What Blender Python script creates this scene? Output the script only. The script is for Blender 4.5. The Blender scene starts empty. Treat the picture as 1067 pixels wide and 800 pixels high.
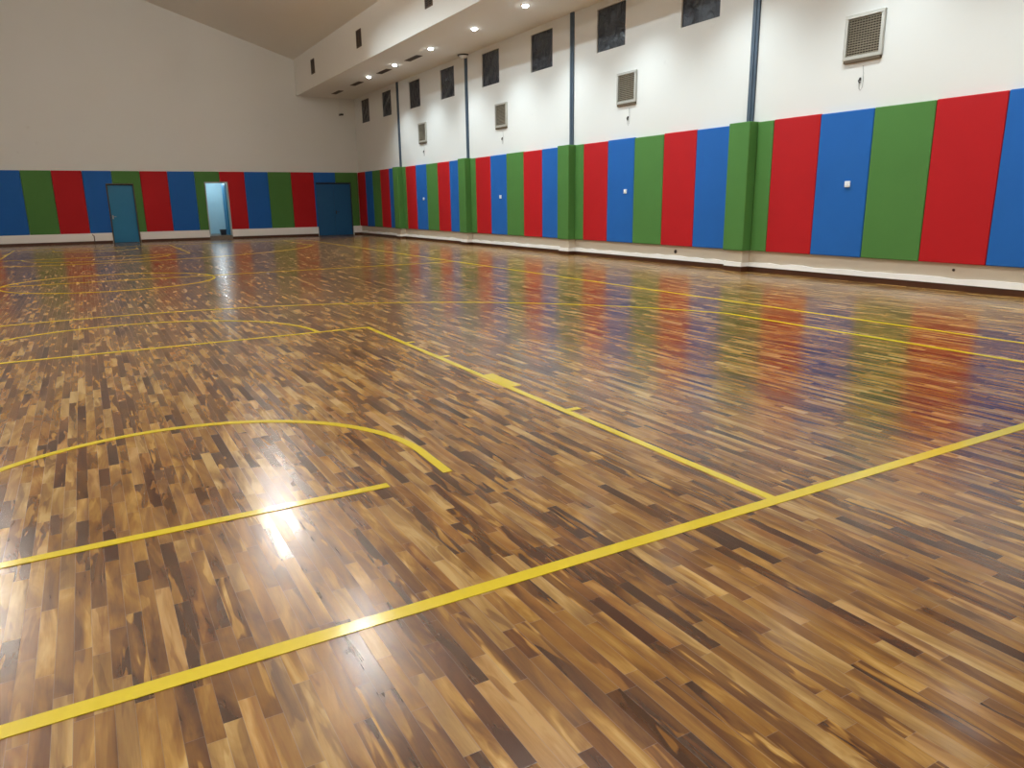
import bpy, bmesh, math, random
from mathutils import Vector, Matrix

random.seed(7)
S = bpy.context.scene
COL = S.collection
PI = math.pi

# ------------------------------------------------------------------ camera
cam_d = bpy.data.cameras.new('camera')
cam = bpy.data.objects.new('camera', cam_d)
COL.objects.link(cam)
S.camera = cam
CAM_H = 1.4
yaw, pitch, roll = 0.51731715, 0.2441054, -0.01384095
fw = Vector((math.sin(yaw) * math.cos(pitch), math.cos(yaw) * math.cos(pitch), -math.sin(pitch)))
rt = Vector((math.cos(yaw), -math.sin(yaw), 0))
up = rt.cross(fw)
r2 = math.cos(roll) * rt + math.sin(roll) * up
u2 = -math.sin(roll) * rt + math.cos(roll) * up
cam.matrix_world = Matrix(((r2.x, u2.x, -fw.x, 0), (r2.y, u2.y, -fw.y, 0), (r2.z, u2.z, -fw.z, CAM_H), (0, 0, 0, 1)))
cam_d.sensor_width = 36.0
cam_d.lens = 762.3 / 1067 * 36
cam_d.clip_start = 0.05
cam_d.clip_end = 200

# ------------------------------------------------------------------ world, exposure, light levels
world = bpy.data.worlds.new('world')
S.world = world
world.use_nodes = True
bg = world.node_tree.nodes['Background']
bg.inputs[0].default_value = (0.02, 0.03, 0.05, 1)
bg.inputs[1].default_value = 0.3
S.view_settings.view_transform = 'Standard'
S.view_settings.look = 'None'
S.view_settings.exposure = 0.0
S.view_settings.gamma = 1.0
S.view_settings.use_curve_mapping = False

DOWN_W = 400.0                    # recessed soffit downlights, cool white
DOWN_COL = (0.80, 0.94, 1.0)
FLOOD_W = 500.0                  # flood heads added to the right lamp row to light the padded wall
FLOOD_COL = (0.76, 0.92, 1.0)
UP_W = 330.0                      # fill light added on top of the hall lamps to lift the ambient
BAY_W = 270.0                     # hanging hall lamps, slightly warm
BAY_COL = (1.0, 0.95, 0.88)
CORR_W = 36.0                     # lamp in the corridor behind the open door
CORR_COL = (0.92, 0.98, 1.0)

# ------------------------------------------------------------------ helpers
def link(o):
    COL.objects.link(o)
    return o

def box(bm, x0, x1, y0, y1, z0, z1):
    v = [bm.verts.new((x, y, z)) for x in (x0, x1) for y in (y0, y1) for z in (z0, z1)]
    for f in ((0, 1, 3, 2), (4, 6, 7, 5), (0, 4, 5, 1), (2, 3, 7, 6), (0, 2, 6, 4), (1, 5, 7, 3)):
        bm.faces.new([v[i] for i in f])
    return v

def cyl(bm, p, axis, r, h, n=24, r2=None):
    """cylinder from p along axis ('x','y','z') for length h"""
    r2 = r if r2 is None else r2
    def P(a, rr, t):
        c, s = math.cos(a) * rr, math.sin(a) * rr
        if axis == 'z': return (p[0] + c, p[1] + s, p[2] + t)
        if axis == 'x': return (p[0] + t, p[1] + c, p[2] + s)
        return (p[0] + c, p[1] + t, p[2] + s)
    A = [bm.verts.new(P(2 * PI * i / n, r, 0)) for i in range(n)]
    B = [bm.verts.new(P(2 * PI * i / n, r2, h)) for i in range(n)]
    for i in range(n):
        j = (i + 1) % n
        bm.faces.new((A[i], A[j], B[j], B[i]))
    bm.faces.new(A[::-1]); bm.faces.new(B)

def tube(bm, pts, r, n=8):
    rings = []
    pts = [Vector(p) for p in pts]
    for i, p in enumerate(pts):
        d = (pts[min(i + 1, len(pts) - 1)] - pts[max(i - 1, 0)]).normalized()
        a = d.orthogonal().normalized(); b = d.cross(a)
        if rings:
            a = (pa - d * pa.dot(d)).normalized(); b = d.cross(a)
        pa = a
        rings.append([bm.verts.new(p + (a * math.cos(2 * PI * k / n) + b * math.sin(2 * PI * k / n)) * r) for k in range(n)])
    for A, B in zip(rings, rings[1:]):
        for k in range(n):
            bm.faces.new((A[k], A[(k + 1) % n], B[(k + 1) % n], B[k]))
    bm.faces.new(rings[0][::-1]); bm.faces.new(rings[-1])

def prism(bm, pts, axis, a, b):
    """extrude a polygon (2D pts) along axis between a and b"""
    def P(q, t):
        if axis == 'y': return (q[0], t, q[1])
        if axis == 'x': return (t, q[0], q[1])
        return (q[0], q[1], t)
    A = [bm.verts.new(P(q, a)) for q in pts]
    B = [bm.verts.new(P(q, b)) for q in pts]
    n = len(pts)
    for i in range(n):
        bm.faces.new((A[i], A[(i + 1) % n], B[(i + 1) % n], B[i]))
    bm.faces.new(A[::-1]); bm.faces.new(B)

def obj(name, bm, mat, parent=None, bevel=0, seg=2, smooth=False, loc=None):
    bmesh.ops.recalc_face_normals(bm, faces=bm.faces)
    me = bpy.data.meshes.new(name)
    bm.to_mesh(me); bm.free()
    if smooth:
        for f in me.polygons: f.use_smooth = True
    o = link(bpy.data.objects.new(name, me))
    if mat: me.materials.append(mat)
    if bevel:
        m = o.modifiers.new('bevel', 'BEVEL'); m.width = bevel; m.segments = seg; m.limit_method = 'ANGLE'
        m.harden_normals = False
    if parent: o.parent = parent
    if loc: o.location = loc
    return o

def empty(name, loc=(0, 0, 0)):
    o = link(bpy.data.objects.new(name, None))
    o.location = loc
    o.empty_display_size = 0.1
    return o

def tag(o, label=None, cat=None, group=None, kind=None):
    if label: o['label'] = label
    if cat: o['category'] = cat
    if group: o['group'] = group
    if kind: o['kind'] = kind
    return o

def dup(root):
    r = link(root.copy())
    for ch in list(root.children):
        c = link(ch.copy()); c.parent = r
        for g in ch.children:
            d = link(g.copy()); d.parent = c
    return r

def NB(): return bmesh.new()

# ------------------------------------------------------------------ materials
def srgb(r, g, b):
    def f(c):
        c /= 255.0
        return c / 12.92 if c <= 0.04045 else ((c + 0.055) / 1.055) ** 2.4
    return (f(r), f(g), f(b), 1)

class M:
    """tiny node helper"""
    def __init__(s, name):
        s.m = bpy.data.materials.new(name); s.m.use_nodes = True
        s.t = s.m.node_tree; s.b = s.t.nodes['Principled BSDF']
    def n(s, typ, **kw):
        x = s.t.nodes.new(typ)
        for k, v in kw.items():
            if k[0] == 'i' and k[1:].isdigit(): x.inputs[int(k[1:])].default_value = v
            else: setattr(x, k, v)
        return x
    def l(s, a, b): s.t.links.new(a, b)
    def math(s, op, a, b=None, c=None, clamp=False):
        x = s.t.nodes.new('ShaderNodeMath'); x.operation = op; x.use_clamp = clamp
        for i, v in enumerate((a, b, c)):
            if v is None: continue
            if isinstance(v, (int, float)): x.inputs[i].default_value = v
            else: s.l(v, x.inputs[i])
        return x.outputs[0]
    def mix(s, fac, a, b, mode='MIX'):
        x = s.t.nodes.new('ShaderNodeMix'); x.data_type = 'RGBA'; x.blend_type = mode
        for i, v in ((0, fac), (6, a), (7, b)):
            if isinstance(v, (int, float, tuple)): x.inputs[i].default_value = v
            else: s.l(v, x.inputs[i])
        return x.outputs[2]
    def comb(s, x, y, z):
        c = s.t.nodes.new('ShaderNodeCombineXYZ')
        for i, v in enumerate((x, y, z)):
            if isinstance(v, (int, float)): c.inputs[i].default_value = v
            else: s.l(v, c.inputs[i])
        return c.outputs[0]
    def noise(s, vec, scale, detail=3, rough=0.5, dist=0.0):
        x = s.n('ShaderNodeTexNoise'); x.inputs['Scale'].default_value = scale
        x.inputs['Detail'].default_value = detail; x.inputs['Roughness'].default_value = rough
        x.inputs['Distortion'].default_value = dist
        s.l(vec, x.inputs['Vector'])
        return x.outputs['Fac']
    def ramp(s, fac, stops, interp='LINEAR'):
        x = s.t.nodes.new('ShaderNodeValToRGB'); x.color_ramp.interpolation = interp
        e = x.color_ramp.elements
        while len(e) < len(stops): e.new(0.5)
        for q, (p, c) in zip(e, stops): q.position = p; q.color = c
        s.l(fac, x.inputs[0])
        return x.outputs[0]
    def bump(s, h, strength, dist):
        x = s.n('ShaderNodeBump'); x.inputs['Strength'].default_value = strength; x.inputs['Distance'].default_value = dist
        s.l(h, x.inputs['Height'])
        return x.outputs[0]

def pos(m):
    return m.n('ShaderNodeNewGeometry').outputs['Position']

def simple(name, col, rough=0.5, metal=0.0, bump=0.0, bscale=40, var=0.06, spec=None):
    m = M(name)
    p = pos(m)
    f = m.noise(p, bscale * 0.12, 4, 0.6)
    c = m.mix(m.math('MULTIPLY', f, 1.0), tuple(x * (1 - var) for x in col[:3]) + (1,), tuple(min(1, x * (1 + var)) for x in col[:3]) + (1,))
    m.l(c, m.b.inputs['Base Color'])
    m.b.inputs['Roughness'].default_value = rough
    m.b.inputs['Metallic'].default_value = metal
    if spec is not None: m.b.inputs['Specular IOR Level'].default_value = spec
    if bump:
        m.l(m.bump(m.noise(p, bscale, 3), bump, 0.01), m.b.inputs['Normal'])
    return m.m

def wall_paint(name, col, dirt):
    m = M(name)
    p = pos(m)
    big = m.noise(p, 0.35, 5, 0.6)
    spots = m.noise(p, 2.2, 5, 0.65)
    c = m.mix(m.math('MULTIPLY', big, 0.35), col, dirt)
    sp = m.math('MULTIPLY', m.math('SUBTRACT', spots, 0.68, clamp=True), 1.6, clamp=True)
    c = m.mix(sp, c, tuple(x * 0.6 for x in dirt[:3]) + (1,))
    m.l(c, m.b.inputs['Base Color'])
    m.b.inputs['Roughness'].default_value = 0.75
    m.b.inputs['Specular IOR Level'].default_value = 0.3
    m.l(m.bump(m.noise(p, 18, 4, 0.6), 0.12, 0.01), m.b.inputs['Normal'])
    return m.m

MAT_WALL = wall_paint('painted_wall', srgb(232, 233, 230), srgb(218, 213, 203))
MAT_CEIL = wall_paint('painted_ceiling', srgb(238, 236, 230), srgb(224, 218, 208))
MAT_PLINTH = wall_paint('plinth_paint', srgb(214, 202, 184), srgb(186, 170, 146))
MAT_LEDGE = wall_paint('ledge_plaster', srgb(252, 251, 248), srgb(242, 238, 230))

def pad_mat(name, col):
    m = M(name)
    p = pos(m)
    f = m.noise(p, 1.3, 5, 0.65)
    g = m.noise(p, 60, 3, 0.6)
    oi = m.n('ShaderNodeObjectInfo').outputs['Random']
    k = m.math('ADD', m.math('MULTIPLY', f, 0.6), m.math('ADD', m.math('MULTIPLY', g, 0.25), m.math('MULTIPLY', oi, 0.15)))
    c = m.mix(k, tuple(x * 0.86 for x in col[:3]) + (1,), tuple(x * 1.14 for x in col[:3]) + (1,))
    m.l(c, m.b.inputs['Base Color'])
    m.b.inputs['Roughness'].default_value = 0.62
    m.b.inputs['Specular IOR Level'].default_value = 0.25
    h = m.math('ADD', m.noise(p, 120, 2), m.math('MULTIPLY', m.noise(p, 2.5, 3), 2.5))
    m.l(m.bump(h, 0.25, 0.008), m.b.inputs['Normal'])
    return m.m
PAD = {'red': pad_mat('red_vinyl', srgb(186, 22, 29)),
       'blue': pad_mat('blue_vinyl', srgb(31, 100, 180)),
       'green': pad_mat('green_vinyl', srgb(80, 130, 63))}

def floor_mat():
    m = M('teak_strip_parquet')
    p = pos(m)
    sx = m.n('ShaderNodeSeparateXYZ'); m.l(p, sx.inputs[0])
    X, Y = sx.outputs[0], sx.outputs[1]
    W, L = 0.052, 0.47
    u = m.math('DIVIDE', X, W)
    row = m.math('FLOOR', u)
    fu = m.math('FRACT', u)
    def wn1(v):
        x = m.n('ShaderNodeTexWhiteNoise', noise_dimensions='1D'); m.l(v, x.inputs['W']); return x.outputs['Value'], x.outputs['Color']
    def wn3(v):
        x = m.n('ShaderNodeTexWhiteNoise', noise_dimensions='3D'); m.l(v, x.inputs['Vector']); return x.outputs['Value'], x.outputs['Color']
    rr, _ = wn1(row)
    v = m.math('ADD', m.math('DIVIDE', Y, L), m.math('MULTIPLY', rr, 37.0))
    k0 = m.math('FLOOR', v)
    fv = m.math('FRACT', v)
    t, _ = wn3(m.comb(row, k0, 3.0))
    t = m.math('ADD', m.math('MULTIPLY', t, 0.7), 0.15)
    idn = m.math('ADD', k0, m.math('GREATER_THAN', fv, t))
    rnd, rcol = wn3(m.comb(row, idn, 11.0))
    sc = m.n('ShaderNodeSeparateColor'); m.l(rcol, sc.inputs[0])
    ra, rb, rc = sc.outputs
    # distances to the plank edges
    du = m.math('MULTIPLY', m.math('MINIMUM', fu, m.math('SUBTRACT', 1.0, fu)), W)
    dv = m.math('MULTIPLY', m.math('ABSOLUTE', m.math('SUBTRACT', fv, t)), L)
    gap = m.math('SUBTRACT', 1.0, m.math('DIVIDE', m.math('MINIMUM', du, dv), 0.0012), clamp=True)
    # heartwood / sapwood figure inside the plank
    gx = m.math('ADD', m.math('MULTIPLY', X, 9.0), m.math('MULTIPLY', ra, 90.0))
    gy = m.math('ADD', m.math('MULTIPLY', Y, 1.6), m.math('MULTIPLY', rb, 90.0))
    gv = m.comb(gx, gy, m.math('MULTIPLY', rc, 50.0))
    fig = m.noise(gv, 1.0, 4, 0.55, 0.9)
    figs = m.math('MULTIPLY', m.math('SUBTRACT', fig, 0.5), 1.9)
    sap = m.n('ShaderNodeMapRange', interpolation_type='SMOOTHSTEP')
    sap.inputs[1].default_value = 0.56; sap.inputs[2].default_value = 0.60
    m.l(m.noise(m.comb(m.math('ADD', m.math('MULTIPLY', X, 16.0), m.math('MULTIPLY', rb, 70.0)),
                       m.math('ADD', m.math('MULTIPLY', Y, 2.2), m.math('MULTIPLY', rc, 70.0)), m.math('MULTIPLY', ra, 9.0)), 1.0, 2, 0.5, 0.6), sap.inputs[0])
    grain = m.noise(m.comb(m.math('MULTIPLY', X, 210.0), m.math('MULTIPLY', Y, 7.0), m.math('MULTIPLY', rnd, 40.0)), 1.0, 3, 0.6, 0.3)
    tone = m.math('ADD', m.math('ADD', m.math('MULTIPLY', rnd, 0.78), 0.05), m.math('MULTIPLY', figs, 0.95))
    tone = m.math('ADD', tone, m.math('MULTIPLY', m.math('SUBTRACT', grain, 0.5), 0.22))
    tone = m.math('ADD', tone, m.math('MULTIPLY', sap.outputs[0], m.math('MULTIPLY', m.math('SUBTRACT', 0.66, rnd), 0.9)), clamp=True)
    base = m.ramp(tone, [(0.0, srgb(72, 40, 16)), (0.2, srgb(104, 64, 26)), (0.42, srgb(136, 92, 38)),
                         (0.62, srgb(162, 117, 50)), (0.8, srgb(194, 151, 76)), (1.0, srgb(222, 186, 116))])
    # some strips run greyer, some redder
    grey = m.math('MULTIPLY', m.math('GREATER_THAN', ra, 0.80), 0.28)
    base = m.mix(grey, base, m.mix(tone, srgb(74, 58, 40), srgb(172, 150, 112)))
    red = m.math('MULTIPLY', m.math('LESS_THAN', rc, 0.18), 0.25)
    base = m.mix(red, base, m.mix(tone, srgb(88, 36, 16), srgb(184, 118, 64)))
    base = m.mix(m.math('MULTIPLY', gap, 0.45), base, srgb(52, 28, 14))
    m.l(base, m.b.inputs['Base Color'])
    # varnish
    wear = m.noise(p, 0.6, 4, 0.6)
    rough = m.math('ADD', m.math('ADD', 0.13, m.math('MULTIPLY', wear, 0.10)), m.math('ADD', m.math('MULTIPLY', rb, 0.07), m.math('MULTIPLY', gap, 0.2)))
    m.l(rough, m.b.inputs['Roughness'])
    m.b.inputs['IOR'].default_value = 1.5
    m.b.inputs['Specular IOR Level'].default_value = 1.0
    # every strip lies at a slightly different tilt, and the varnish ripples a little
    geo = m.n('ShaderNodeNewGeometry').outputs['Normal']
    off = m.comb(m.math('MULTIPLY', m.math('SUBTRACT', ra, 0.5), 0.007), m.math('MULTIPLY', m.math('SUBTRACT', rc, 0.5), 0.010), 0.0)
    va = m.n('ShaderNodeVectorMath', operation='ADD'); m.l(geo, va.inputs[0]); m.l(off, va.inputs[1])
    vn = m.n('ShaderNodeVectorMath', operation='NORMALIZE'); m.l(va.outputs[0], vn.inputs[0])
    b = m.n('ShaderNodeBump'); b.inputs['Strength'].default_value = 0.06; b.inputs['Distance'].default_value = 0.004
    h = m.math('ADD', m.noise(p, 22, 3, 0.6), m.math('MULTIPLY', gap, -0.5))
    m.l(h, b.inputs['Height']); m.l(vn.outputs[0], b.inputs['Normal'])
    m.l(b.outputs[0], m.b.inputs['Normal'])
    return m.m
MAT_FLOOR = floor_mat()

def line_mat():
    m = M('yellow_court_paint')
    p = pos(m)
    f = m.noise(p, 30, 4, 0.6)
    m.l(m.mix(f, srgb(232, 212, 38), srgb(246, 227, 56)), m.b.inputs['Base Color'])
    m.b.inputs['Roughness'].default_value = 0.17
    m.b.inputs['Specular IOR Level'].default_value = 0.9
    m.l(m.bump(m.noise(p, 40, 2), 0.08, 0.004), m.b.inputs['Normal'])
    return m.m
MAT_LINE = line_mat()

MAT_SKIRT = simple('dark_wood_skirting', srgb(78, 42, 22), 0.4, var=0.25, bump=0.1, bscale=30)
MAT_STEEL = simple('blue_grey_steel_paint', srgb(72, 88, 104), 0.42, var=0.2, bump=0.1, bscale=30)
MAT_DARKM = simple('dark_metal', srgb(52, 46, 42), 0.5, var=0.2)
MAT_DOOR = simple('teal_blue_door_paint', srgb(24, 122, 168), 0.45, var=0.08, bump=0.08, bscale=14)
MAT_DOOR3 = simple('deep_blue_door_paint', srgb(22, 92, 142), 0.5, var=0.08, bump=0.08, bscale=14)
MAT_FRAME = simple('brown_frame_paint', srgb(96, 82, 62), 0.5, var=0.15)
MAT_FRAMEG = simple('pale_grey_frame_paint', srgb(176, 180, 178), 0.5, var=0.08)
MAT_CORR = simple('pale_blue_corridor_paint', srgb(172, 206, 218), 0.7, var=0.05)
MAT_SILL = simple('grey_cement', srgb(120, 112, 104), 0.7, var=0.15, bump=0.2)
MAT_CHROME = simple('brushed_handle_metal', srgb(190, 188, 180), 0.3, 1.0, var=0.05)
MAT_WHITE = simple('white_plastic', srgb(240, 242, 244), 0.35, var=0.02)
MAT_BLACK = simple('black_interior', srgb(18, 17, 17), 0.8, var=0.2)
MAT_CRATE = simple('dark_plastic', srgb(34, 38, 52), 0.5, var=0.2)
MAT_ALU = simple('weathered_aluminium', srgb(188, 186, 178), 0.42, 0.35, var=0.12, bump=0.1)
MAT_SLAT = simple('dusty_aluminium_slat', srgb(146, 136, 118), 0.6, 0.1, var=0.35, bump=0.15, bscale=25)
MAT_VBACK = simple('dark_vent_backing', srgb(58, 50, 42), 0.8, var=0.4)  # dark brown, for the plate behind the louvres and the loose wires
MAT_GRILLE = simple('brown_air_grille', srgb(92, 76, 62), 0.55, var=0.15)

def film_mat():
    m = M('black_plastic_film')
    p = pos(m)
    m.l(m.mix(m.noise(p, 3, 4), srgb(24, 28, 36), srgb(44, 50, 62)), m.b.inputs['Base Color'])
    m.b.inputs['Roughness'].default_value = 0.3
    h = m.noise(p, 3.2, 5, 0.55, 1.6)
    m.l(m.bump(h, 0.9, 0.07), m.b.inputs['Normal'])
    return m.m
MAT_FILM = film_mat()

def emit_mat(name, col, s):
    m = M(name)
    m.b.inputs['Base Color'].default_value = (0.9, 0.9, 0.9, 1)
    m.b.inputs['Emission Color'].default_value = col
    m.b.inputs['Emission Strength'].default_value = s
    return m.m
MAT_LED = emit_mat('lit_led_lens', (0.93, 0.98, 1, 1), 45.0)
MAT_BULB = emit_mat('lit_hall_lamp_lens', (1, 0.95, 0.88, 1), 6.0)

# ------------------------------------------------------------------ dimensions
WR = 11.33            # right wall surface
WP = 11.25            # front of the pads on it
DF = 33.96            # far wall surface
DP = 33.89            # front of the pads on it
CX = 0.27             # long axis of the court and of the roof
XL = 2 * CX - WR      # left wall
YB = -7.0             # wall behind the camera
SOF_X, SOF_Z = 8.75, 5.97
EAVE = 7.43
RIDGE = EAVE + 0.307 * (SOF_X - CX)
PAD_B, PAD_T = 0.41, 2.79
PER = 6.025           # spacing of the wall columns
COLY = [10.30 + PER * k for k in range(-2, 4)]      # near face of each padded column
PITCH = 1.008

# ------------------------------------------------------------------ setting
def grid_wall(name, us, zs, holes, P, mat, depth, back=True):
    """flat wall in (u, z) with rectangular holes (u0,u1,z0,z1) and reveals going back by depth"""
    us = sorted(set(us + [h[0] for h in holes] + [h[1] for h in holes]))
    zs = sorted(set(zs + [h[2] for h in holes] + [h[3] for h in holes]))
    bm = NB()
    for a, b in zip(us, us[1:]):
        for c, d in zip(zs, zs[1:]):
            um, zm = (a + b) / 2, (c + d) / 2
            if any(h[0] < um < h[1] and h[2] < zm < h[3] for h in holes): continue
            bm.faces.new([bm.verts.new(P(x, z, 0)) for x, z in ((a, c), (b, c), (b, d), (a, d))])
    for a, b, c, d in holes:
        for (p, q) in (((a, c), (b, c)), ((b, c), (b, d)), ((b, d), (a, d)), ((a, d), (a, c))):
            bm.faces.new([bm.verts.new(P(p[0], p[1], 0)), bm.verts.new(P(q[0], q[1], 0)),
                          bm.verts.new(P(q[0], q[1], depth)), bm.verts.new(P(p[0], p[1], depth))])
    # outer skin so the wall has a real thickness
    a, b, c, d = us[0], us[-1], zs[0], zs[-1]
    bmesh.ops.remove_doubles(bm, verts=bm.verts, dist=1e-5)
    o = obj(name, bm, mat)
    return tag(o, kind='structure')

# floor with the painted court as its parts
bm = NB(); box(bm, XL - 0.2, WR + 0.2, YB - 0.2, DF + 0.35, -0.15, 0.0)
floor = tag(obj('floor', bm, MAT_FLOOR), 'varnished teak strip floor with yellow court lines', kind='structure')

WIN_Y = [32.53, 29.90, 26.95, 24.07, 20.98, 18.06, 15.00, 12.05, 9.06, 6.05]
WIN_Z0, WIN_Z1, WIN_HW = 4.86, 5.81, 0.55
win_holes = [(y - (0.52 if y > 25 else WIN_HW), y + (0.52 if y > 25 else WIN_HW), WIN_Z0, WIN_Z1) for y in WIN_Y]
grid_wall('wall_right', [YB, DF], [0.0, SOF_Z], win_holes, lambda u, z, t: (WR + t, u, z), MAT_WALL, 0.14)

D1 = (0.99, 1.95, 0.0, 2.29)
D2 = (4.64, 5.52, 0.16, 2.35)
D3 = (9.30, 10.92, 0.0, 2.35)
far_x = [XL, SOF_X, 2 * CX - SOF_X, WR]
grid_wall('wall_far', [XL, WR], [0.0, SOF_Z], [D1, D2, D3], lambda u, z, t: (u, DF + t, z), MAT_WALL, 0.16)
bm = NB()
gp = [(XL, SOF_Z), (WR, SOF_Z), (WR, EAVE), (SOF_X, EAVE), (CX, RIDGE), (2 * CX - SOF_X, EAVE), (XL, EAVE)]
bm.faces.new([bm.verts.new((x, DF, z)) for x, z in gp])
g = obj('gable', bm, MAT_WALL, bpy.data.objects['wall_far'])
bm = NB(); box(bm, XL - 0.15, XL, YB, DF, 0, EAVE)
tag(obj('wall_left', bm, MAT_WALL), kind='structure')
bm = NB()
prism(bm, [(XL, 0), (WR, 0), (WR, EAVE), (SOF_X, EAVE), (CX, RIDGE), (2 * CX - SOF_X, EAVE), (XL, EAVE)], 'y', YB - 0.15, YB)
tag(obj('wall_back', bm, MAT_WALL), kind='structure')
# pitched ceiling
bm = NB()
xl2 = 2 * CX - SOF_X
prism(bm, [(SOF_X + 0.1, EAVE - 0.03), (CX, RIDGE), (xl2 - 0.1, EAVE - 0.03), (xl2 - 0.1, EAVE + 0.12), (CX, RIDGE + 0.15), (SOF_X + 0.1, EAVE + 0.12)], 'y', YB - 0.15, DF + 0.05)
tag(obj('ceiling', bm, MAT_CEIL), 'pale pitched ceiling rising to the left', kind='structure')
# boxed-in soffits along both sides
bm = NB(); box(bm, SOF_X, WR + 0.2, YB, DF, SOF_Z, EAVE)
tag(obj('trim_1', bm, MAT_CEIL, bevel=0.01), 'boxed soffit with downlights along the right wall', kind='structure')
bm = NB(); box(bm, XL - 0.1, xl2, YB, DF, SOF_Z, EAVE)
tag(obj('trim_2', bm, MAT_CEIL, bevel=0.01), kind='structure')

# plinth, ledge and skirting of the right wall, with the bumps of the columns
def strip_path(off):
    """outline of the right wall foot, stepping round every column bump"""
    pts = []
    x = WR - off
    pts.append((x, YB))
    for c in COLY:
        a, b = c - off * 0.35 + 0.06, c + 0.48 + off * 0.35
        pts += [(x, a), (WR - 0.20 - off, a), (WR - 0.20 - off, b), (x, b)]
    pts.append((x, DF))
    return pts
def foot(name, off, z0, z1, mat, label=None, wob=0.0):
    p = strip_path(off)
    bm = NB()
    front = []
    for (a, b) in zip(p, p[1:]):
        n = max(1, int(math.dist(a, b) / 0.25))
        for i in range(n): front.append((a[0] + (b[0] - a[0]) * i / n, a[1] + (b[1] - a[1]) * i / n))
    front.append(p[-1])
    rnd = random.Random(3)
    lo, hi, bk = [], [], []
    for (x, y) in front:
        w = rnd.uniform(-wob, wob)
        lo.append(bm.verts.new((x, y, z0)))
        hi.append(bm.verts.new((x + abs(w) * 0.3, y, z1 + w)))
        bk.append(bm.verts.new((max(x + 0.03, WR - 0.002) if x > WR - 0.19 else x + 0.05, y, z1 + w)))
    for i in range(len(front) - 1):
        bm.faces.new((lo[i], lo[i + 1], hi[i + 1], hi[i]))
        bm.faces.new((hi[i], hi[i + 1], bk[i + 1], bk[i]))
    me = obj(name, bm, mat)
    return tag(me, label, kind='structure')
foot('trim_3', 0.012, 0.0, 0.43, MAT_PLINTH, 'beige painted wall foot below the right pads')
foot('trim_4', 0.050, 0.10, 0.185, MAT_LEDGE, 'rough white plaster ledge along the foot of the right wall', wob=0.014)
foot('baseboard_right', 0.030, 0.0, 0.10, MAT_SKIRT, 'dark brown skirting below the white ledge')

# far wall foot
def far_spans():
    xs = [XL] + [D1[0] - 0.03, D1[1] + 0.03, D2[0] - 0.02, D2[1] + 0.02, D3[0] - 0.04, D3[1] + 0.04] + [WR]
    return list(zip(xs[0::2], xs[1::2]))
bm = NB()
for a, b in far_spans(): box(bm, a, b, DP - 0.005, DF, 0.105, 0.41)
tag(obj('trim_5', bm, MAT_LEDGE, bevel=0.006), 'white painted band below the far wall pads', kind='structure')
bm = NB()
for a, b in far_spans(): box(bm, a, b, DP + 0.01, DF, 0.0, 0.105)
tag(obj('baseboard_far', bm, MAT_SKIRT), 'dark skirting of the far wall', kind='structure')
bm = NB(); tube(bm, [(0.32, DP - 0.02, 0.02), (0.32, DP - 0.02, 0.30), (0.26, DP - 0.02, 0.36)], 0.018)
o = obj('pipe_stub', bm, MAT_FRAME, smooth=True)
tag(o, 'short brown pipe stub on the white band left of the closed blue door', 'pipe')

# ------------------------------------------------------------------ court lines (paint of the floor: parts of it)
LW, LT = 0.052, 0.0025
LCOUNT = [0]
def line(name, label, pts, w=LW, closed=False):
    """painted stripe along a polyline, flat on the floor"""
    bm = NB()
    pts = [Vector((p[0], p[1], 0)) for p in pts]
    n = len(pts); L, R = [], []
    LCOUNT[0] += 1
    top = LT + 0.00006 * LCOUNT[0]
    for i in range(n):
        if closed: a, b = pts[i - 1], pts[(i + 1) % n]
        else: a, b = pts[max(i - 1, 0)], pts[min(i + 1, n - 1)]
        d = (b - a).normalized(); s = Vector((-d.y, d.x, 0)) * (w / 2)
        for lst, q in ((L, pts[i] + s), (R, pts[i] - s)):
            lst.append((bm.verts.new((q.x, q.y, 0.0003)), bm.verts.new((q.x, q.y, top))))
    rng = range(n) if closed else range(n - 1)
    for i in rng:
        j = (i + 1) % n
        bm.faces.new((L[i][1], L[j][1], R[j][1], R[i][1]))
        bm.faces.new((L[i][0], L[j][0], L[j][1], L[i][1]))
        bm.faces.new((R[i][0], R[i][1], R[j][1], R[j][0]))
    if not closed:
        for k in (0, -1): bm.faces.new((L[k][0], L[k][1], R[k][1], R[k][0]))
    o = obj(name, bm, MAT_LINE, floor)
    if label: o['label'] = label
    return o
def arc(cx, cy, r, a0, a1, n):
    return [(cx + r * math.cos(math.radians(a0 + (a1 - a0) * i / n)), cy + r * math.sin(math.radians(a0 + (a1 - a0) * i / n))) for i in range(n + 1)]

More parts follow.
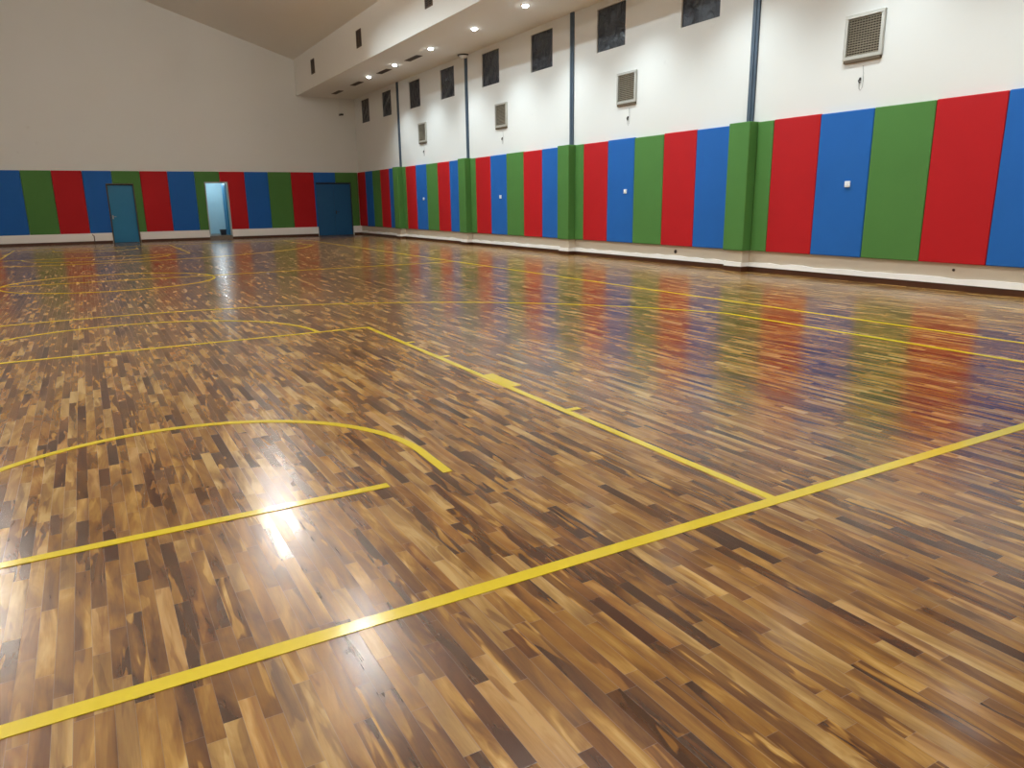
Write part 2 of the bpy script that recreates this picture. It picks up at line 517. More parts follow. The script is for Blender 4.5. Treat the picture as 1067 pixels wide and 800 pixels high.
Y0, YM = 2.205, 16.38
SX = 7.50                   # half width
Y1 = 2 * YM - Y0
for sgn, flip in ((1, lambda y: y), (-1, lambda y: 2 * YM - y)):
    F = lambda pts: [(x, flip(y)) for x, y in pts]
    near = sgn == 1
    nm = 'near' if near else 'far'
    line('baseline', 'yellow %s baseline' % nm, F([(CX - SX, Y0), (CX + SX, Y0)]), 0.066 if near else LW)
    for s in (1, -1):
        line('key_line', None, F([(CX + s * 2.43, Y0), (CX + s * 2.45, 8.19)]))
        x = CX + s * 2.45
        for yy in (7.01, 6.16, 4.03):
            line('key_tick', None, F([(x, yy), (x + s * 0.11, yy)]), 0.05)
        line('key_block', 'wide yellow block on the key line', F([(x + s * 0.05, 4.81), (x + s * 0.05, 5.28)]), 0.10)
    line('free_throw_line', 'yellow free throw line', F([(CX - 2.48, 8.17), (CX + 2.48, 8.17)]))
    line('free_throw_arc', 'curved yellow arc behind the free throw line', F(arc(CX + 0.0, 8.19, 1.87, 0, 180, 64)))
    a = math.degrees(math.acos(6.61 / 7.20))
    p3 = [(CX + 6.61, Y0)] + arc(CX, 3.76, 7.20, a, 180 - a, 120) + [(CX - 6.61, Y0)]
    line('three_point_line', 'large yellow three point arc', F(p3))
    line('restricted_arc', 'yellow half circle under the basket',
         F([(CX + 1.25, 3.38)] + arc(CX, 3.78, 1.26, 0, 180, 64) + [(CX - 1.25, 3.38)]))
    line('backboard_line', 'short yellow line under the basket', F([(CX - 0.91, 3.37), (CX + 0.91, 3.37)]), 0.055)
for s in (1, -1):
    line('sideline', None, [(CX + s * SX, Y0 - 0.03), (CX + s * SX, Y1 + 0.03)], 0.042)
line('centre_line', 'yellow centre line', [(CX - SX, YM), (CX + SX, YM)], 0.035)
line('centre_circle', 'yellow centre circle', arc(CX + 0.08, 16.15, 1.83, 0, 360, 96)[:-1], closed=True)

# ------------------------------------------------------------------ wall pads
PADS_FAR, PADS_R = 'pads on the far wall', 'pads on the right wall'
GAPW = 0.004
def pad_right(y0, y1, colr, label):
    bm = NB(); box(bm, WP, WR - 0.004, y0 + GAPW, y1 - GAPW, PAD_B, PAD_T + random.uniform(-0.008, 0.008))
    o = obj('wall_pad', bm, PAD[colr], bevel=0.016, seg=3)
    return tag(o, label, 'wall pad', PADS_R)
def rk(k):
    return {1: 'nearest', 2: 'second nearest', 3: 'third nearest', 4: 'farthest'}.get(k)
CH = 0.52
for k, c in enumerate(COLY):
    # k: 0 and 1 lie beside the camera outside the frame, 2.. are the four seen in the photograph
    vis = k - 1
    word = rk(vis) or 'unseen number %d' % (1 - vis)
    nxt = rk(vis - 1)
    if vis >= 1:
        if nxt: near = 'between %s and %s padded columns' % (nxt, word)
        else: near = 'right of the nearest padded column'
    else:
        near = 'beside the camera%s' % (', second bay back' if vis < 0 else '')
    # column wrapped in green
    bm = NB()
    xf = WP - 0.20
    outer = [(WR - 0.01, c), (xf, c), (xf, c + CH), (WR - 0.01, c + CH)]
    inner = [(WR - 0.01, c + CH - 0.05), (xf + 0.05, c + CH - 0.05), (xf + 0.05, c + 0.05), (WR - 0.01, c + 0.05)]
    prism(bm, outer + inner, 'z', PAD_B, PAD_T + 0.01)
    o = obj('column_pad', bm, PAD['green'], bevel=0.018, seg=3)
    tag(o, ('green pad boxed around the %s wall column from the camera' % word) if vis >= 1 else
        'green pad boxed around a wall column beside the camera, %s' % ('first' if vis == 0 else 'second back'),
        'column pad', 'green column pads on the right wall')
    y = c
    y2 = y - 0.39
    pad_right(y2, y - 0.006, 'green', 'narrow green wall pad touching the right of the %s padded column' % word if vis >= 1 else 'narrow green wall pad %s' % near)
    y = y2
    names = [('red', 'red wall pad beside the narrow green strip '),
             ('blue', 'blue box-bearing wall pad ' if vis >= 1 else 'blue wall pad beside the red one, '),
             ('green', 'full width green wall pad mid row '),
             ('red', 'red wall pad right of wide green one '),
             ('blue', 'rightmost blue wall pad of the row ')]
    lim = COLY[k - 1] + CH + 0.008 if k > 0 else YB
    for i, (cl, lb) in enumerate(names):
        y2 = y - PITCH
        if i == 4: y2 = lim if k > 0 else y - 1.0
        pad_right(y2, y, cl, lb + near)
        y = y2
# short row between the farthest column and the corner
c = COLY[-1] + CH + 0.008
for cl, y2, lb in (('blue', 29.85, 'dim blue wall pad just beyond the farthest padded column'),
                   ('red', 30.90, 'dim red wall pad, second beyond the farthest padded column'),
                   ('green', 31.90, 'dim green wall pad, third beyond the farthest padded column'),
                   ('blue', 32.84, 'dim blue wall pad, next to the red one in the far right corner'),
                   ('red', DP - 0.01, 'dim red wall pad filling the far right corner')):
    pad_right(c, y2, cl, lb); c = y2

def pad_far(x0, x1, colr, label, notch=None):
    x0 += GAPW; x1 -= GAPW
    t = PAD_T
    if notch is None: pts = [(x0, PAD_B), (x1, PAD_B), (x1, t), (x0, t)]
    else:
        a, b, z = notch
        if a <= x0 and b >= x1: pts = [(x0, z), (x1, z), (x1, t), (x0, t)]
        elif a <= x0: pts = [(b, PAD_B), (x1, PAD_B), (x1, t), (x0, t), (x0, z), (b, z)]
        else: pts = [(x0, PAD_B), (a, PAD_B), (a, z), (x1, z), (x1, t), (x0, t)]
    bm = NB(); prism(bm, pts, 'y', DP, DF - 0.003)
    o = obj('wall_pad', bm, PAD[colr], bevel=0.014, seg=2)
    return tag(o, label, 'wall pad', PADS_FAR)
SEAM = [-6.8, -5.8, -4.8, -3.8, -2.81, -1.81, -0.81, 0.21, 1.22, 2.23, 3.24, 4.26, 5.24, 6.25, 7.23, 8.22, 9.22, 10.20, 11.245]
COLS = ['red', 'blue', 'green', 'red', 'blue', 'green', 'red', 'blue', 'green', 'red', 'blue', 'green', 'red', 'blue', 'green', 'red', 'blue', 'green']
FL = ['red far wall pad five to the left of the leftmost one in view', 'blue far wall pad well left of the view', 'green far wall pad left of the view', 'red far wall pad just left of the view',
      'blue far wall pad, leftmost in the photo',
      'green far wall pad, second from the left edge of the photo',
      'red far wall pad, third from the left edge of the photo',
      'blue far wall pad cut around the left side of the plain closed door',
      'green far wall pad running over the top of the plain closed door',
      'red far wall pad just right of the plain closed door',
      'blue far wall pad midway between the closed door and the open doorway',
      'green far wall pad on the left of and above the bright open doorway',
      'red far wall pad on the right side of the bright open doorway',
      'blue far wall pad, second right of the bright open doorway',
      'green far wall pad, between a blue and a red one before the double door',
      'red far wall pad touching the left side of the wide double door',
      'blue far wall pad piece above the left leaf of the double door',
      'green far wall pad piece above and right of the double door']
for i, (a, b) in enumerate(zip(SEAM, SEAM[1:])):
    notch = None
    for (d0, d1, dz) in ((D1[0] - 0.015, D1[1] + 0.015, D1[3] + 0.02), (D2[0] - 0.028, D2[1] + 0.028, D2[3] + 0.03), (D3[0] - 0.0, D3[1] + 0.0, D3[3] + 0.0)):
        if d0 < b and d1 > a:
            notch = (d0, d1, dz)
    pad_far(a, b, COLS[i], FL[i], notch)

# ------------------------------------------------------------------ doors
def handle(bm, x, y, z, s=1):
    box(bm, x - 0.02, x + 0.02, y - 0.008, y, z - 0.09, z + 0.06)
    cyl(bm, (x, y - 0.055, z), 'y', 0.009, 0.055, 10)
    box(bm, min(x, x + s * 0.12), max(x, x + s * 0.12), y - 0.064, y - 0.048, z - 0.009, z + 0.009)
def frame_bm(d, w, y0, y1, sill=False):
    a, b, z0, z1 = d
    bm = NB()
    prism(bm, [(a - w, z0), (a + 0.02, z0), (a + 0.02, z1 - 0.02), (b - 0.02, z1 - 0.02), (b - 0.02, z0), (b + w, z0), (b + w, z1 + w), (a - w, z1 + w)], 'y', y0, y1)
    return bm
# door_1: closed single leaf
r = tag(empty('door_1', ((D1[0] + D1[1]) / 2, DF, 0)), 'closed plain blue single door in the far wall', kind='structure')
def under(o, root):
    o.parent = root; o.matrix_parent_inverse = Matrix.Translation(-root.location)
    return o
under(obj('door_frame', frame_bm(D1, 0.012, DP - 0.01, DF + 0.15), MAT_FRAME), r)
bm = NB(); box(bm, D1[0] + 0.03, D1[1] - 0.03, DF + 0.05, DF + 0.09, 0.012, D1[3] - 0.05)
lf = under(obj('door_leaf', bm, MAT_DOOR, bevel=0.004), r)
bm = NB(); handle(bm, D1[0] + 0.09, DF + 0.05, 1.03)
h = obj('door_handle', bm, MAT_CHROME, bevel=0.002); h.parent = lf; h.matrix_parent_inverse = lf.matrix_parent_inverse.inverted() @ Matrix.Translation(-r.location)
# door_2: open into a lit corridor
r2_ = tag(empty('door_2', ((D2[0] + D2[1]) / 2, DF, 0)), 'open doorway onto a brightly lit pale blue corridor', kind='structure')
under(obj('door_frame', frame_bm(D2, 0.025, DP - 0.012, DF + 0.15), MAT_FRAMEG), r2_)
bm = NB()
leaf_x = D2[1] - 0.03
box(bm, leaf_x - 0.04, leaf_x, DF + 0.15, DF + 0.98, 0.175, D2[3] - 0.03)
lf = under(obj('door_leaf', bm, MAT_DOOR, bevel=0.004), r2_)
lf['label'] = 'blue leaf swung inwards'
bm = NB()
box(bm, D2[0] - 0.02, D2[1] + 0.02, DP - 0.01, DF + 0.2, 0.0, 0.165)
under(obj('threshold', bm, MAT_SILL, bevel=0.008), r2_)
# corridor behind it
bm = NB()
x0, x1, ya, yb, zt = 4.1, 7.4, DF + 0.17, DF + 2.4, 2.7
for q in (((x0, yb, .16), (x1, yb, .16), (x1, yb, zt), (x0, yb, zt)), ((x0, ya, .16), (x0, yb, .16), (x0, yb, zt), (x0, ya, zt)),
          ((x1, ya, .16), (x1, yb, .16), (x1, yb, zt), (x1, ya, zt)), ((x0, ya, zt), (x1, ya, zt), (x1, yb, zt), (x0, yb, zt)),
          ((x0, ya, .16), (D2[0], ya, .16), (D2[0], ya, zt), (x0, ya, zt)), ((D2[1], ya, .16), (x1, ya, .16), (x1, ya, zt), (D2[1], ya, zt)),
          ((D2[0], ya, D2[3]), (D2[1], ya, D2[3]), (D2[1], ya, zt), (D2[0], ya, zt))):
    bm.faces.new([bm.verts.new(p) for p in q])
tag(obj('wall_corridor', bm, MAT_CORR), 'pale blue corridor wall behind the open door', kind='structure')
bm = NB(); box(bm, x0, x1, ya + 0.03, yb, 0.10, 0.16)
tag(obj('floor_corridor', bm, MAT_SILL), kind='structure')
bm = NB()
prism(bm, [(5.33, 34.50), (5.62, 34.50), (5.62, 34.8), (5.33, 34.8)], 'z', 0.16, 0.16)
bm.free()
bm = NB()
bx, by = 5.26, DF + 0.55
v = box(bm, bx - 0.12, bx + 0.12, by - 0.12, by + 0.12, 0.161, 0.38)
for q in v:
    if q.co.z < 0.3: q.co.x = bx + (q.co.x - bx) * 0.85; q.co.y = by + (q.co.y - by) * 0.85
box(bm, bx - 0.13, bx + 0.13, by - 0.135, by + 0.135, 0.37, 0.40)
tag(obj('storage_box', bm, MAT_CRATE, bevel=0.008), 'small dark box on the corridor floor inside the open doorway', 'box')
# corridor lamp
cl = empty('corridor_lamp', (5.2, DF + 1.2, 2.7))
tag(cl, 'round lamp under the corridor ceiling behind the open doorway', 'ceiling lamp')
bm = NB(); cyl(bm, (0, 0, -0.05), 'z', 0.14, 0.05, 28)
obj('lamp_housing', bm, MAT_WHITE, cl)
bm = NB(); cyl(bm, (0, 0, -0.075), 'z', 0.11, 0.025, 28, 0.13)
obj('lamp_lens', bm, emit_mat('corridor_lens', (0.95, 1, 1, 1), 6.0), cl)
ld = bpy.data.lights.new('corridor_light', 'POINT'); ld.energy = CORR_W; ld.color = CORR_COL; ld.shadow_soft_size = 0.12
lo = link(bpy.data.objects.new('corridor_light', ld)); lo.parent = cl; lo.location = (0, 0, -0.22)
# door_3: wide double door
r = tag(empty('door_3', ((D3[0] + D3[1]) / 2, DF, 0)), 'wide closed dark blue double door near the corner', kind='structure')
under(obj('door_frame', frame_bm(D3, 0.0, DF - 0.01, DF + 0.15), MAT_DARKM), r)
mid = (D3[0] + D3[1]) / 2
for a, b in ((D3[0] + 0.025, mid - 0.003), (mid + 0.003, D3[1] - 0.025)):
    bm = NB(); box(bm, a, b, DF + 0.04, DF + 0.085, 0.012, D3[3] - 0.07)
    lf = under(obj('door_leaf', bm, MAT_DOOR3, bevel=0.004), r)
    if a > mid:
        bm = NB(); handle(bm, mid + 0.07, DF + 0.04, 1.05)
        h = obj('door_handle', bm, MAT_DARKM); h.parent = lf; h.matrix_parent_inverse = lf.matrix_parent_inverse.inverted() @ Matrix.Translation(-r.location)

# ------------------------------------------------------------------ high windows sealed with black film
for i, (a, b, c, d) in enumerate(win_holes):
    w = tag(empty('window_%d' % (i + 1), (WR, (a + b) / 2, c)), kind='structure')
    bm = NB()
    hw, hh, t = (b - a) / 2, d - c, 0.035
    for q in ((-hw, hw, 0, t), (-hw, hw, hh - t, hh), (-hw, -hw + t, t, hh - t), (hw - t, hw, t, hh - t)):
        box(bm, 0.05, 0.09, q[0], q[1], q[2], q[3])
    obj('window_frame', bm, MAT_DARKM, w)
    # slack, wrinkled plastic sheet
    bm = NB()
    N = 22
    rnd = random.Random(i * 13 + 5)
    ph = [(rnd.uniform(3, 9), rnd.uniform(3, 9), rnd.uniform(0, 6)) for _ in range(4)]
    g = []
    for iy in range(N + 1):
        rowv = []
        for iz in range(N + 1):
            u, v_ = iy / N, iz / N
            e = min(1, 6 * min(u, 1 - u)) * min(1, 6 * min(v_, 1 - v_))
            dx = sum(math.sin(p[0] * u * 1.7 + p[1] * v_ * 1.7 + p[2]) for p in ph) * 0.007 * e
            rowv.append(bm.verts.new((0.035 + dx, -hw + 0.004 + u * (2 * hw - 0.008), 0.004 + v_ * (hh - 0.008))))
        g.append(rowv)
    for iy in range(N):
        for iz in range(N):
            bm.faces.new((g[iy][iz], g[iy + 1][iz], g[iy + 1][iz + 1], g[iy][iz + 1]))
    obj('film', bm, MAT_FILM, w, smooth=True)

# ------------------------------------------------------------------ steel columns showing in the wall above the pads
for k, c in enumerate(COLY[1:]):
    y = 10.54 + PER * (k - 1)
    vis = k
    root = empty('steel_column', (WR, y, 0))
    lab = ('blue grey steel column strip rising above the %s padded column' % rk(vis)) if vis >= 1 else 'blue grey steel column strip on the wall beside the camera'
    if vis == 3: lab = 'blue grey steel column with a round collar under the soffit'
    tag(root, lab, 'column', 'steel columns in the right wall')
    bm = NB()
    top = SOF_Z - (0.0 if vis != 3 else 0.05)
    box(bm, -0.04, -0.002, -0.078, 0.078, 0.0, top)      # flange
    box(bm, -0.055, -0.04, -0.02, 0.02, PAD_T, top)       # cover rib
    obj('post', bm, MAT_STEEL, root, bevel=0.004)
    if vis == 3:
        bm = NB(); cyl(bm, (-0.09, 0, SOF_Z - 0.035), 'z', 0.19, 0.033, 32, 0.20)
        obj('collar', bm, MAT_DARKM, root)
        bm = NB(); cyl(bm, (-0.09, 0, SOF_Z - 0.11), 'z', 0.10, 0.075, 32, 0.15)
        o = obj('collar_ring', bm, MAT_WHITE, root); o['label'] = 'white ring under the collar'

# ------------------------------------------------------------------ wall exhaust grilles
def make_vent():
    root = empty('wall_vent')
    w, h = 0.35, 0.34          # half sizes
    bm = NB()
    t = 0.055
    for q in ((-w, w, -h, -h + t), (-w, w, h - t, h), (-w, -w + t, -h + t, h - t), (w - t, w, -h + t, h - t)):
        box(bm, -0.055, -0.001, *q)
    obj('frame', bm, MAT_ALU, root, bevel=0.006)
    bm = NB(); box(bm, -0.008, -0.002, -w + t, w - t, -h + t, h - t)
    obj('backing', bm, MAT_VBACK, root)
    bm = NB()
    n = 15
    for i in range(n):
        z = -h + t + (2 * h - 2 * t) * (i + 0.5) / n
        v = [bm.verts.new((x, y, z + dz)) for x, dz in ((-0.045, -0.010), (-0.018, 0.012), (-0.014, 0.012), (-0.041, -0.014)) for y in (-w + t, w - t)]
        for f in ((0, 1, 3, 2), (2, 3, 5, 4), (4, 5, 7, 6), (6, 7, 1, 0)): bm.faces.new([v[j] for j in f])
    for y in [-w + t + (2 * w - 2 * t) * j / 12 for j in range(1, 12)]:
        box(bm, -0.036, -0.032, y - 0.004, y + 0.004, -h + t, h - t)
    obj('louvre_grid', bm, MAT_SLAT, root)
    bm = NB(); box(bm, -0.05, -0.001, -w + 0.02, w - 0.02, -h - 0.045, -h)
    o = obj('lower_lip', bm, MAT_FRAME, root, bevel=0.005); o['label'] = 'brown strip under the frame'
    return root
v0 = make_vent()
vents = [(8.25, 'right of the nearest steel column'),
         (14.32, 'between the nearest and second nearest steel columns'),
         (20.30, 'between the second and third nearest steel columns'),
         (26.28, 'between the third nearest and farthest steel columns')]
for i, (y, w) in enumerate(vents):
    o = v0 if i == 0 else dup(v0)
    o.location = (WR, y, 3.92)
    tag(o, 'grey square wall vent ' + w, 'wall vent', 'vents on the right wall')

# small wire hooks and cable ends below the grilles
hook_where = ['below the large nearest wall vent', 'below the second nearest wall vent', 'below the third nearest wall vent', 'below the farthest wall vent']
bm = NB()
tube(bm, [(-0.001, 0, 0.03), (-0.02, 0.0, 0.03), (-0.03, 0.012, 0.0), (-0.022, 0.0, -0.035), (-0.012, -0.01, -0.02)], 0.011, 8)
box(bm, -0.02, -0.001, -0.012, 0.012, 0.0, 0.05)
hk = obj('wire_hook', bm, MAT_DARKM)
bm = NB()
tube(bm, [(-0.006, -0.03, 0.23), (-0.006, -0.05, 0.1), (-0.006, -0.055, 0.0), (-0.008, -0.05, -0.10), (-0.008, -0.02, -0.15), (-0.006, 0.01, -0.12), (-0.006, 0.02, -0.03)], 0.0022, 6)
obj('loose_wire', bm, MAT_VBACK, hk)
for i, y in enumerate((8.26, 14.27, 20.28, 26.26)):
    o = hk if i == 0 else dup(hk)
    o.location = (WR, y, 3.24)
    tag(o, 'small dark wire hook on the white wall ' + hook_where[i], 'hook', 'hooks under the vents')

# white boxes on blue pads
def make_box():
    root = empty('switch_box')
    bm = NB(); box(bm, -0.030, -0.0005, -0.05, 0.05, -0.05, 0.05)
    obj('box_body', bm, MAT_WHITE, root, bevel=0.008)
    bm = NB(); box(bm, -0.034, -0.029, -0.018, 0.018, -0.028, 0.028)
    obj('rocker', bm, MAT_WHITE, root, bevel=0.002)
    return root
b0 = make_box()
for i, (y, z, lb) in enumerate(((8.25, 1.61, 'white square switch box on the blue pad right of the nearest padded column'),
                                (14.20, 1.60, 'white switch box on the blue pad between the two nearest padded columns'),
                                (20.30, 1.55, 'white switch box on the blue pad between the second and third nearest padded columns'),
                                (26.26, 1.55, 'tiny white switch box on the blue pad nearest the farthest padded column'))):
    o = b0 if i == 0 else dup(b0)
    o.location = (WP, y, z)
    tag(o, lb, 'switch box', 'white boxes on the blue pads')

# dark sockets low on the wall foot
for i, (y, z, lb) in enumerate(((12.47, 0.28, 'dark oval socket low on the wall foot under a red pad'),
                                (6.35, 0.31, 'faint dark plug in the wall foot at the right, under the large red pad'))):
    root = empty('wall_socket', (WR - 0.012, y, z))
    bm = NB(); cyl(bm, (-0.012, 0, 0), 'x', 0.045 if i == 0 else 0.022, 0.012, 24)
    obj('socket_plate', bm, MAT_GRILLE, root, bevel=0.003)
    bm = NB(); cyl(bm, (-0.0135, 0, 0), 'x', 0.026 if i == 0 else 0.010, 0.003, 16)
    obj('socket_opening', bm, MAT_BLACK, root)
    tag(root, lb, 'wall socket')

# camera with its conduit on the far wall
root = empty('security_camera', (10.62, DF, 5.28))
tag(root, 'small dark security camera on a thin conduit high in the far right corner', 'camera')
bm = NB(); cyl(bm, (0, -0.10, 0), 'y', 0.02, 0.10, 12); box(bm, -0.04, 0.04, -0.012, -0.001, -0.04, 0.04)
obj('bracket', bm, MAT_DARKM, root)
bm = NB(); box(bm, -0.02, 0.12, -0.2, -0.08, -0.035, 0.035)
obj('camera_body', bm, MAT_DARKM, root, bevel=0.012)
bm = NB(); cyl(bm, (0.08, -0.215, 0), 'y', 0.025, 0.016, 16)
obj('lens', bm, MAT_BLACK, root)
bm = NB(); box(bm, -0.045, -0.025, -0.014, -0.001, -0.02, SOF_Z - 5.28)
o = obj('conduit', bm, MAT_CEIL, root); o['label'] = 'thin pale conduit up to the soffit'

# ------------------------------------------------------------------ soffit fittings
def make_slot():
    root = empty('soffit_diffuser')
    bm = NB()
    w, l = 0.11, 0.52
    for q in ((-w, w, -l, -l + 0.02), (-w, w, l - 0.02, l), (-w, -w + 0.02, -l + 0.02, l - 0.02), (w - 0.02, w, -l + 0.02, l - 0.02)):
        box(bm, q[0], q[1], q[2], q[3], -0.012, -0.0005)
    obj('frame', bm, MAT_GRILLE, root)
    bm = NB(); box(bm, -w + 0.02, w - 0.02, -l + 0.02, l - 0.02, -0.004, -0.0005)
    obj('backing', bm, MAT_BLACK, root)
    bm = NB()
    for i in range(5):
        x = -w + 0.02 + (2 * w - 0.04) * (i + 0.5) / 5
        box(bm, x - 0.008, x + 0.006, -l + 0.02, l - 0.02, -0.010, -0.005)
    obj('blades', bm, MAT_GRILLE, root)
    return root
s0 = make_slot()
for i, (y, lb) in enumerate(((32.14, 'dark slot diffuser in the soffit, farthest of four, nearest the far wall'),
                             (29.58, 'dark slot diffuser in the soffit, beyond the farthest lit downlight'),
                             (26.53, 'dark slot diffuser in the soffit, between the two farthest lit downlights'),
                             (23.80, 'dark slot diffuser in the soffit, nearest the camera of the four'))):
    o = s0 if i == 0 else dup(s0)
    o.location = (10.02, y, SOF_Z)
    tag(o, lb, 'air vent', 'slot diffusers in the soffit')

def make_fascia():
    root = empty('air_grille')
    w, h = 0.24, 0.27
    bm = NB()
    for q in ((-w, w, -h, -h + 0.025), (-w, w, h - 0.025, h), (-w, -w + 0.025, -h + 0.025, h - 0.025), (w - 0.025, w, -h + 0.025, h - 0.025), (-0.012, 0.012, -h + 0.025, h - 0.025)):
        box(bm, -0.02, -0.0005, *q)
    obj('frame', bm, MAT_GRILLE, root)
    bm = NB(); box(bm, -0.006, -0.0005, -w + 0.025, w - 0.025, -h + 0.025, h - 0.025)
    obj('backing', bm, MAT_BLACK, root)
    bm = NB()
    for i in range(10):
        z = -h + 0.025 + (2 * h - 0.05) * (i + 0.5) / 10
        box(bm, -0.016, -0.007, -w + 0.025, w - 0.025, z - 0.007, z + 0.007)
    obj('blades', bm, MAT_GRILLE, root)
    return root
f0 = make_fascia()
for i, (y, lb) in enumerate(((31.02, 'dark air grille on the soffit side, leftmost, near the far wall'),
                             (25.32, 'dark air grille on the soffit side, middle of the three in view'),
                             (19.56, 'dark air grille on the soffit side, cut by the top edge of the photo'))):
    o = f0 if i == 0 else dup(f0)
    o.location = (SOF_X, y, 6.72)
    tag(o, lb, 'air vent', 'air grilles on the soffit side')

def make_downlight():
    root = empty('downlight')
    bm = NB()
    n = 32
    ring = []
    for (rr, z) in ((0.075, -0.002), (0.078, -0.012), (0.105, -0.012), (0.112, -0.0005)):
        ring.append([bm.verts.new((rr * math.cos(2 * PI * i / n), rr * math.sin(2 * PI * i / n), z)) for i in range(n)])
    for A, B in zip(ring, ring[1:]):
        for i in range(n): bm.faces.new((A[i], A[(i + 1) % n], B[(i + 1) % n], B[i]))
    obj('trim_ring', bm, MAT_WHITE, root)
    bm = NB()
    ring = [[bm.verts.new((rr * math.cos(2 * PI * i / n), rr * math.sin(2 * PI * i / n), z)) for i in range(n)]
            for rr, z in ((0.078, -0.004), (0.074, -0.022), (0.058, -0.040), (0.034, -0.052), (0.008, -0.056))]
    for A, B in zip(ring, ring[1:]):
        for i in range(n): bm.faces.new((A[i], A[(i + 1) % n], B[(i + 1) % n], B[i]))
    bm.faces.new(ring[-1]); bm.faces.new(ring[0][::-1])
    obj('lens', bm, MAT_LED, root, smooth=True)
    ld = bpy.data.lights.new('downlight_beam', 'SPOT')
    ld.energy = DOWN_W; ld.color = DOWN_COL; ld.spot_size = math.radians(116); ld.spot_blend = 0.8; ld.shadow_soft_size = 0.06
    lo = link(bpy.data.objects.new('downlight_beam', ld)); lo.parent = root; lo.location = (0, 0, -0.065)
    return root
d0 = make_downlight()
DL = [(27.80, 'lit round downlight in the soffit, farthest of the five in view'),
      (25.16, 'lit round downlight in the soffit, second farthest in view'),
      (22.13, 'lit round downlight in the soffit, middle one of the five in view'),
      (19.19, 'lit round downlight in the soffit, left of and above the round column collar'),
      (16.49, 'lit round downlight in the soffit, rightmost and at the top edge'),
      (13.55, 'lit round downlight in the soffit just above the photo'),
      (10.60, 'lit round downlight in the soffit, above the nearest padded column'),
      (7.62, 'lit round downlight in the soffit beside the camera'),
      (4.65, 'lit round downlight in the soffit, right of the camera'),
      (1.70, 'lit round downlight in the soffit behind the right shoulder')]
for i, (y, lb) in enumerate(DL):
    o = d0 if i == 0 else dup(d0)
    o.location = (9.90, y, SOF_Z)
    tag(o, lb, 'downlight', 'downlights in the soffit')

# ------------------------------------------------------------------ hall lamps hanging from the roof, above the photo
def make_bay():
    root = empty('hanging_hall_lamp')
    bm = NB()
    n = 32
    prof = [(0.05, 0.30), (0.09, 0.28), (0.11, 0.12), (0.24, 0.0), (0.245, -0.01), (0.235, -0.01), (0.10, 0.10), (0.0, 0.11)]
    R_ = [[bm.verts.new((rr * math.cos(2 * PI * i / n), rr * math.sin(2 * PI * i / n), z)) for i in range(n)] for rr, z in prof]
    for A, B in zip(R_, R_[1:]):
        for i in range(n): bm.faces.new((A[i], A[(i + 1) % n], B[(i + 1) % n], B[i]))
    bmesh.ops.remove_doubles(bm, verts=bm.verts, dist=1e-5)
    obj('lamp_shade', bm, MAT_ALU, root, smooth=True)
    bm = NB(); cyl(bm, (0, 0, 0.29), 'z', 0.012, RIDGE - 0.307 * 3.7 - 7.25 - 0.29, 10)
    obj('hanging_rod', bm, MAT_DARKM, root)
    bm = NB(); cyl(bm, (0, 0, 0.0), 'z', 0.20, 0.02, 32, 0.19)
    obj('lens', bm, MAT_BULB, root)
    ld = bpy.data.lights.new('hall_beam', 'SPOT')
    ld.energy = BAY_W; ld.color = BAY_COL; ld.spot_size = math.radians(149); ld.spot_blend = 0.35; ld.shadow_soft_size = 0.12
    lo = link(bpy.data.objects.new('hall_beam', ld)); lo.parent = root; lo.location = (0, 0, -0.03)
    bm = NB(); cyl(bm, (0, 0, 0.302), 'z', 0.05, 0.03, 24, 0.085); cyl(bm, (0, 0, 0.333), 'z', 0.085, 0.012, 24)
    obj('fill_lens', bm, MAT_BULB, root)  # glowing lens made up for the added upward fill
    ld = bpy.data.lights.new('fill_uplight', 'POINT')  # added fill, brightens the roof and far wall
    ld.energy = UP_W; ld.color = BAY_COL; ld.shadow_soft_size = 0.05
    lo = link(bpy.data.objects.new('fill_uplight', ld)); lo.parent = root; lo.location = (0, 0, 0.42)
    return root
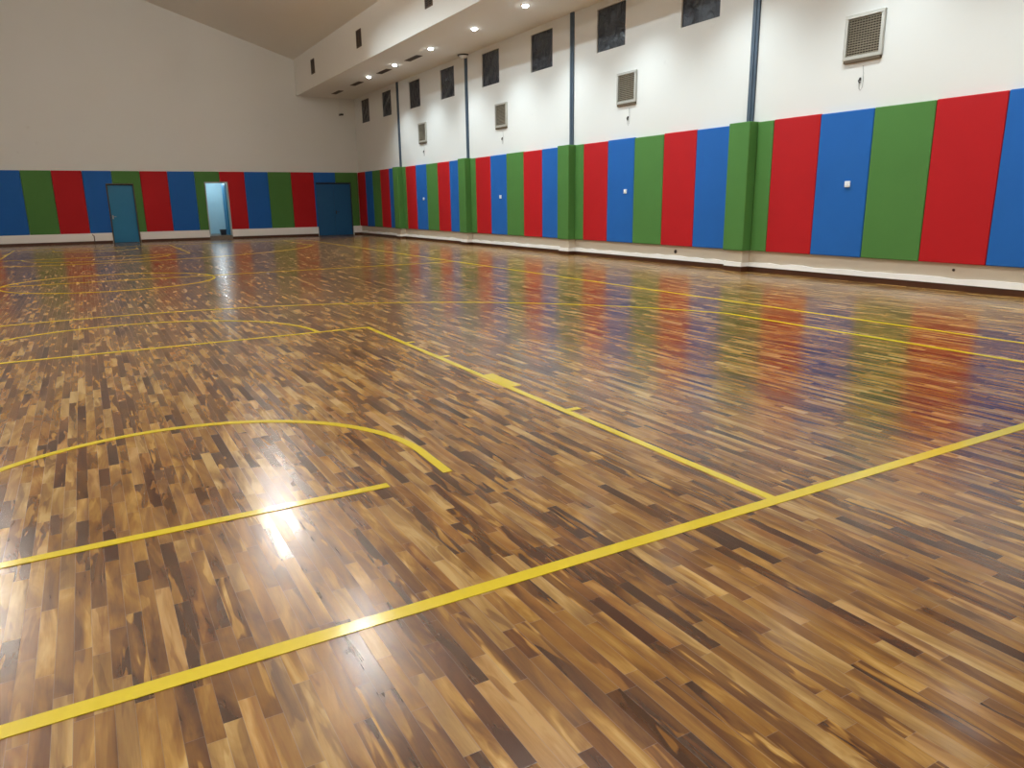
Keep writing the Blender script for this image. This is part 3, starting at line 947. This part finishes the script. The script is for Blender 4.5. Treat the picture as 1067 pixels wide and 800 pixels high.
def add_flood(root, power):
    """unseen flood head added to the lamp to light the padded wall"""
    hd = Vector((7.35, -1.3, -4.2)).normalized()
    q = hd.to_track_quat('-Z', 'Y')
    bm = NB(); box(bm, -0.17, 0.17, -0.12, 0.12, 0.0, 0.07)
    bm.transform(Matrix.Translation((0.36, 0, 0.12)) @ q.to_matrix().to_4x4())
    obj('added_flood_head', bm, MAT_DARKM, root, bevel=0.01)
    bm = NB(); box(bm, -0.15, 0.15, -0.10, 0.10, -0.008, -0.001)
    bm.transform(Matrix.Translation((0.36, 0, 0.12)) @ q.to_matrix().to_4x4())
    obj('added_flood_lens', bm, MAT_BULB, root)
    # unseen plate added above the lens to block its light from the soffit
    bm = NB()
    lo_p = Vector((0.36, 0, 0.12)) + hd * 0.05
    a, b = lo_p + Vector((-0.05, 0, 0.10)), lo_p + Vector((0.42, 0, -0.105))
    q8 = [bm.verts.new((p.x, y, p.z + dz)) for p, w_ in ((a, 0.30), (b, 0.62)) for y in (-w_, w_) for dz in (0, 0.006)]
    for f in ((0, 1, 3, 2), (4, 6, 7, 5), (0, 4, 5, 1), (2, 3, 7, 6), (0, 2, 6, 4), (1, 5, 7, 3)): bm.faces.new([q8[i] for i in f])
    obj('flood_blocker', bm, MAT_DARKM, root)
    # unseen curved plate added to keep the upward fill off the soffit face
    bm = NB()
    ring = []
    for i in range(25):
        a_ = math.radians(-72 + 144 * i / 24)
        ring.append([bm.verts.new((r_ * math.cos(a_), r_ * math.sin(a_), z_)) for r_, z_ in ((0.25, 0.02), (0.25, 0.43), (0.256, 0.43), (0.256, 0.02))])
    for A, B in zip(ring, ring[1:]):
        for j in range(4): bm.faces.new((A[j], A[(j + 1) % 4], B[(j + 1) % 4], B[j]))
    bm.faces.new(ring[0]); bm.faces.new(ring[-1][::-1])
    obj('fill_blocker', bm, MAT_DARKM, root)
    bm = NB(); tube(bm, [(0.07, 0, 0.27), (0.2, 0, 0.27), (0.38, 0, 0.17)], 0.012)
    obj('bracket', bm, MAT_DARKM, root)  # arm for the added flood
    ld = bpy.data.lights.new('added_flood_beam', 'SPOT')
    ld.energy = FLOOD_W * power; ld.color = FLOOD_COL; ld.spot_size = math.radians(104); ld.spot_blend = 0.35; ld.shadow_soft_size = 0.07
    lo = link(bpy.data.objects.new('added_flood_beam', ld)); lo.parent = root
    lo.location = Vector((0.36, 0, 0.12)) + hd * 0.05
    lo.rotation_mode = 'QUATERNION'; lo.rotation_quaternion = q
h0 = make_bay()
k = 0
floods = []
lamps = []
for sx, sw in ((1, 'right'), (-1, 'left')):
    for y, nm, lvl in ((21.0, 'far', (1.4, 0.3)), (13.45, 'middle', (0.7, 0.2)), (5.9, 'near', (0.4, 2.0)), (-1.65, 'rear', (0.3, 1.8))):
        o = h0 if k == 0 else dup(h0)
        k += 1
        x = CX + sx * 3.7
        o.location = (x, y, 7.25)
        if sx == 1: floods.append(o)
        lamps.append((o, lvl))
        tag(o, 'round hall lamp hanging from the pitched ceiling, %s one of the %s row' % (nm, sw), 'hanging lamp', 'hall lamps above the court')
for o, lvl in lamps:                 # up and down levels tuned by row to limit floor glare
    for ch in o.children:
        if ch.type == 'LIGHT':
            ch.data = ch.data.copy()
            ch.data.energy *= lvl[0] if ch.data.name.startswith('fill_uplight') else lvl[1]
for o, pw in zip(floods, (1.45, 1.0, 0.48, 0.33)): add_flood(o, pw)
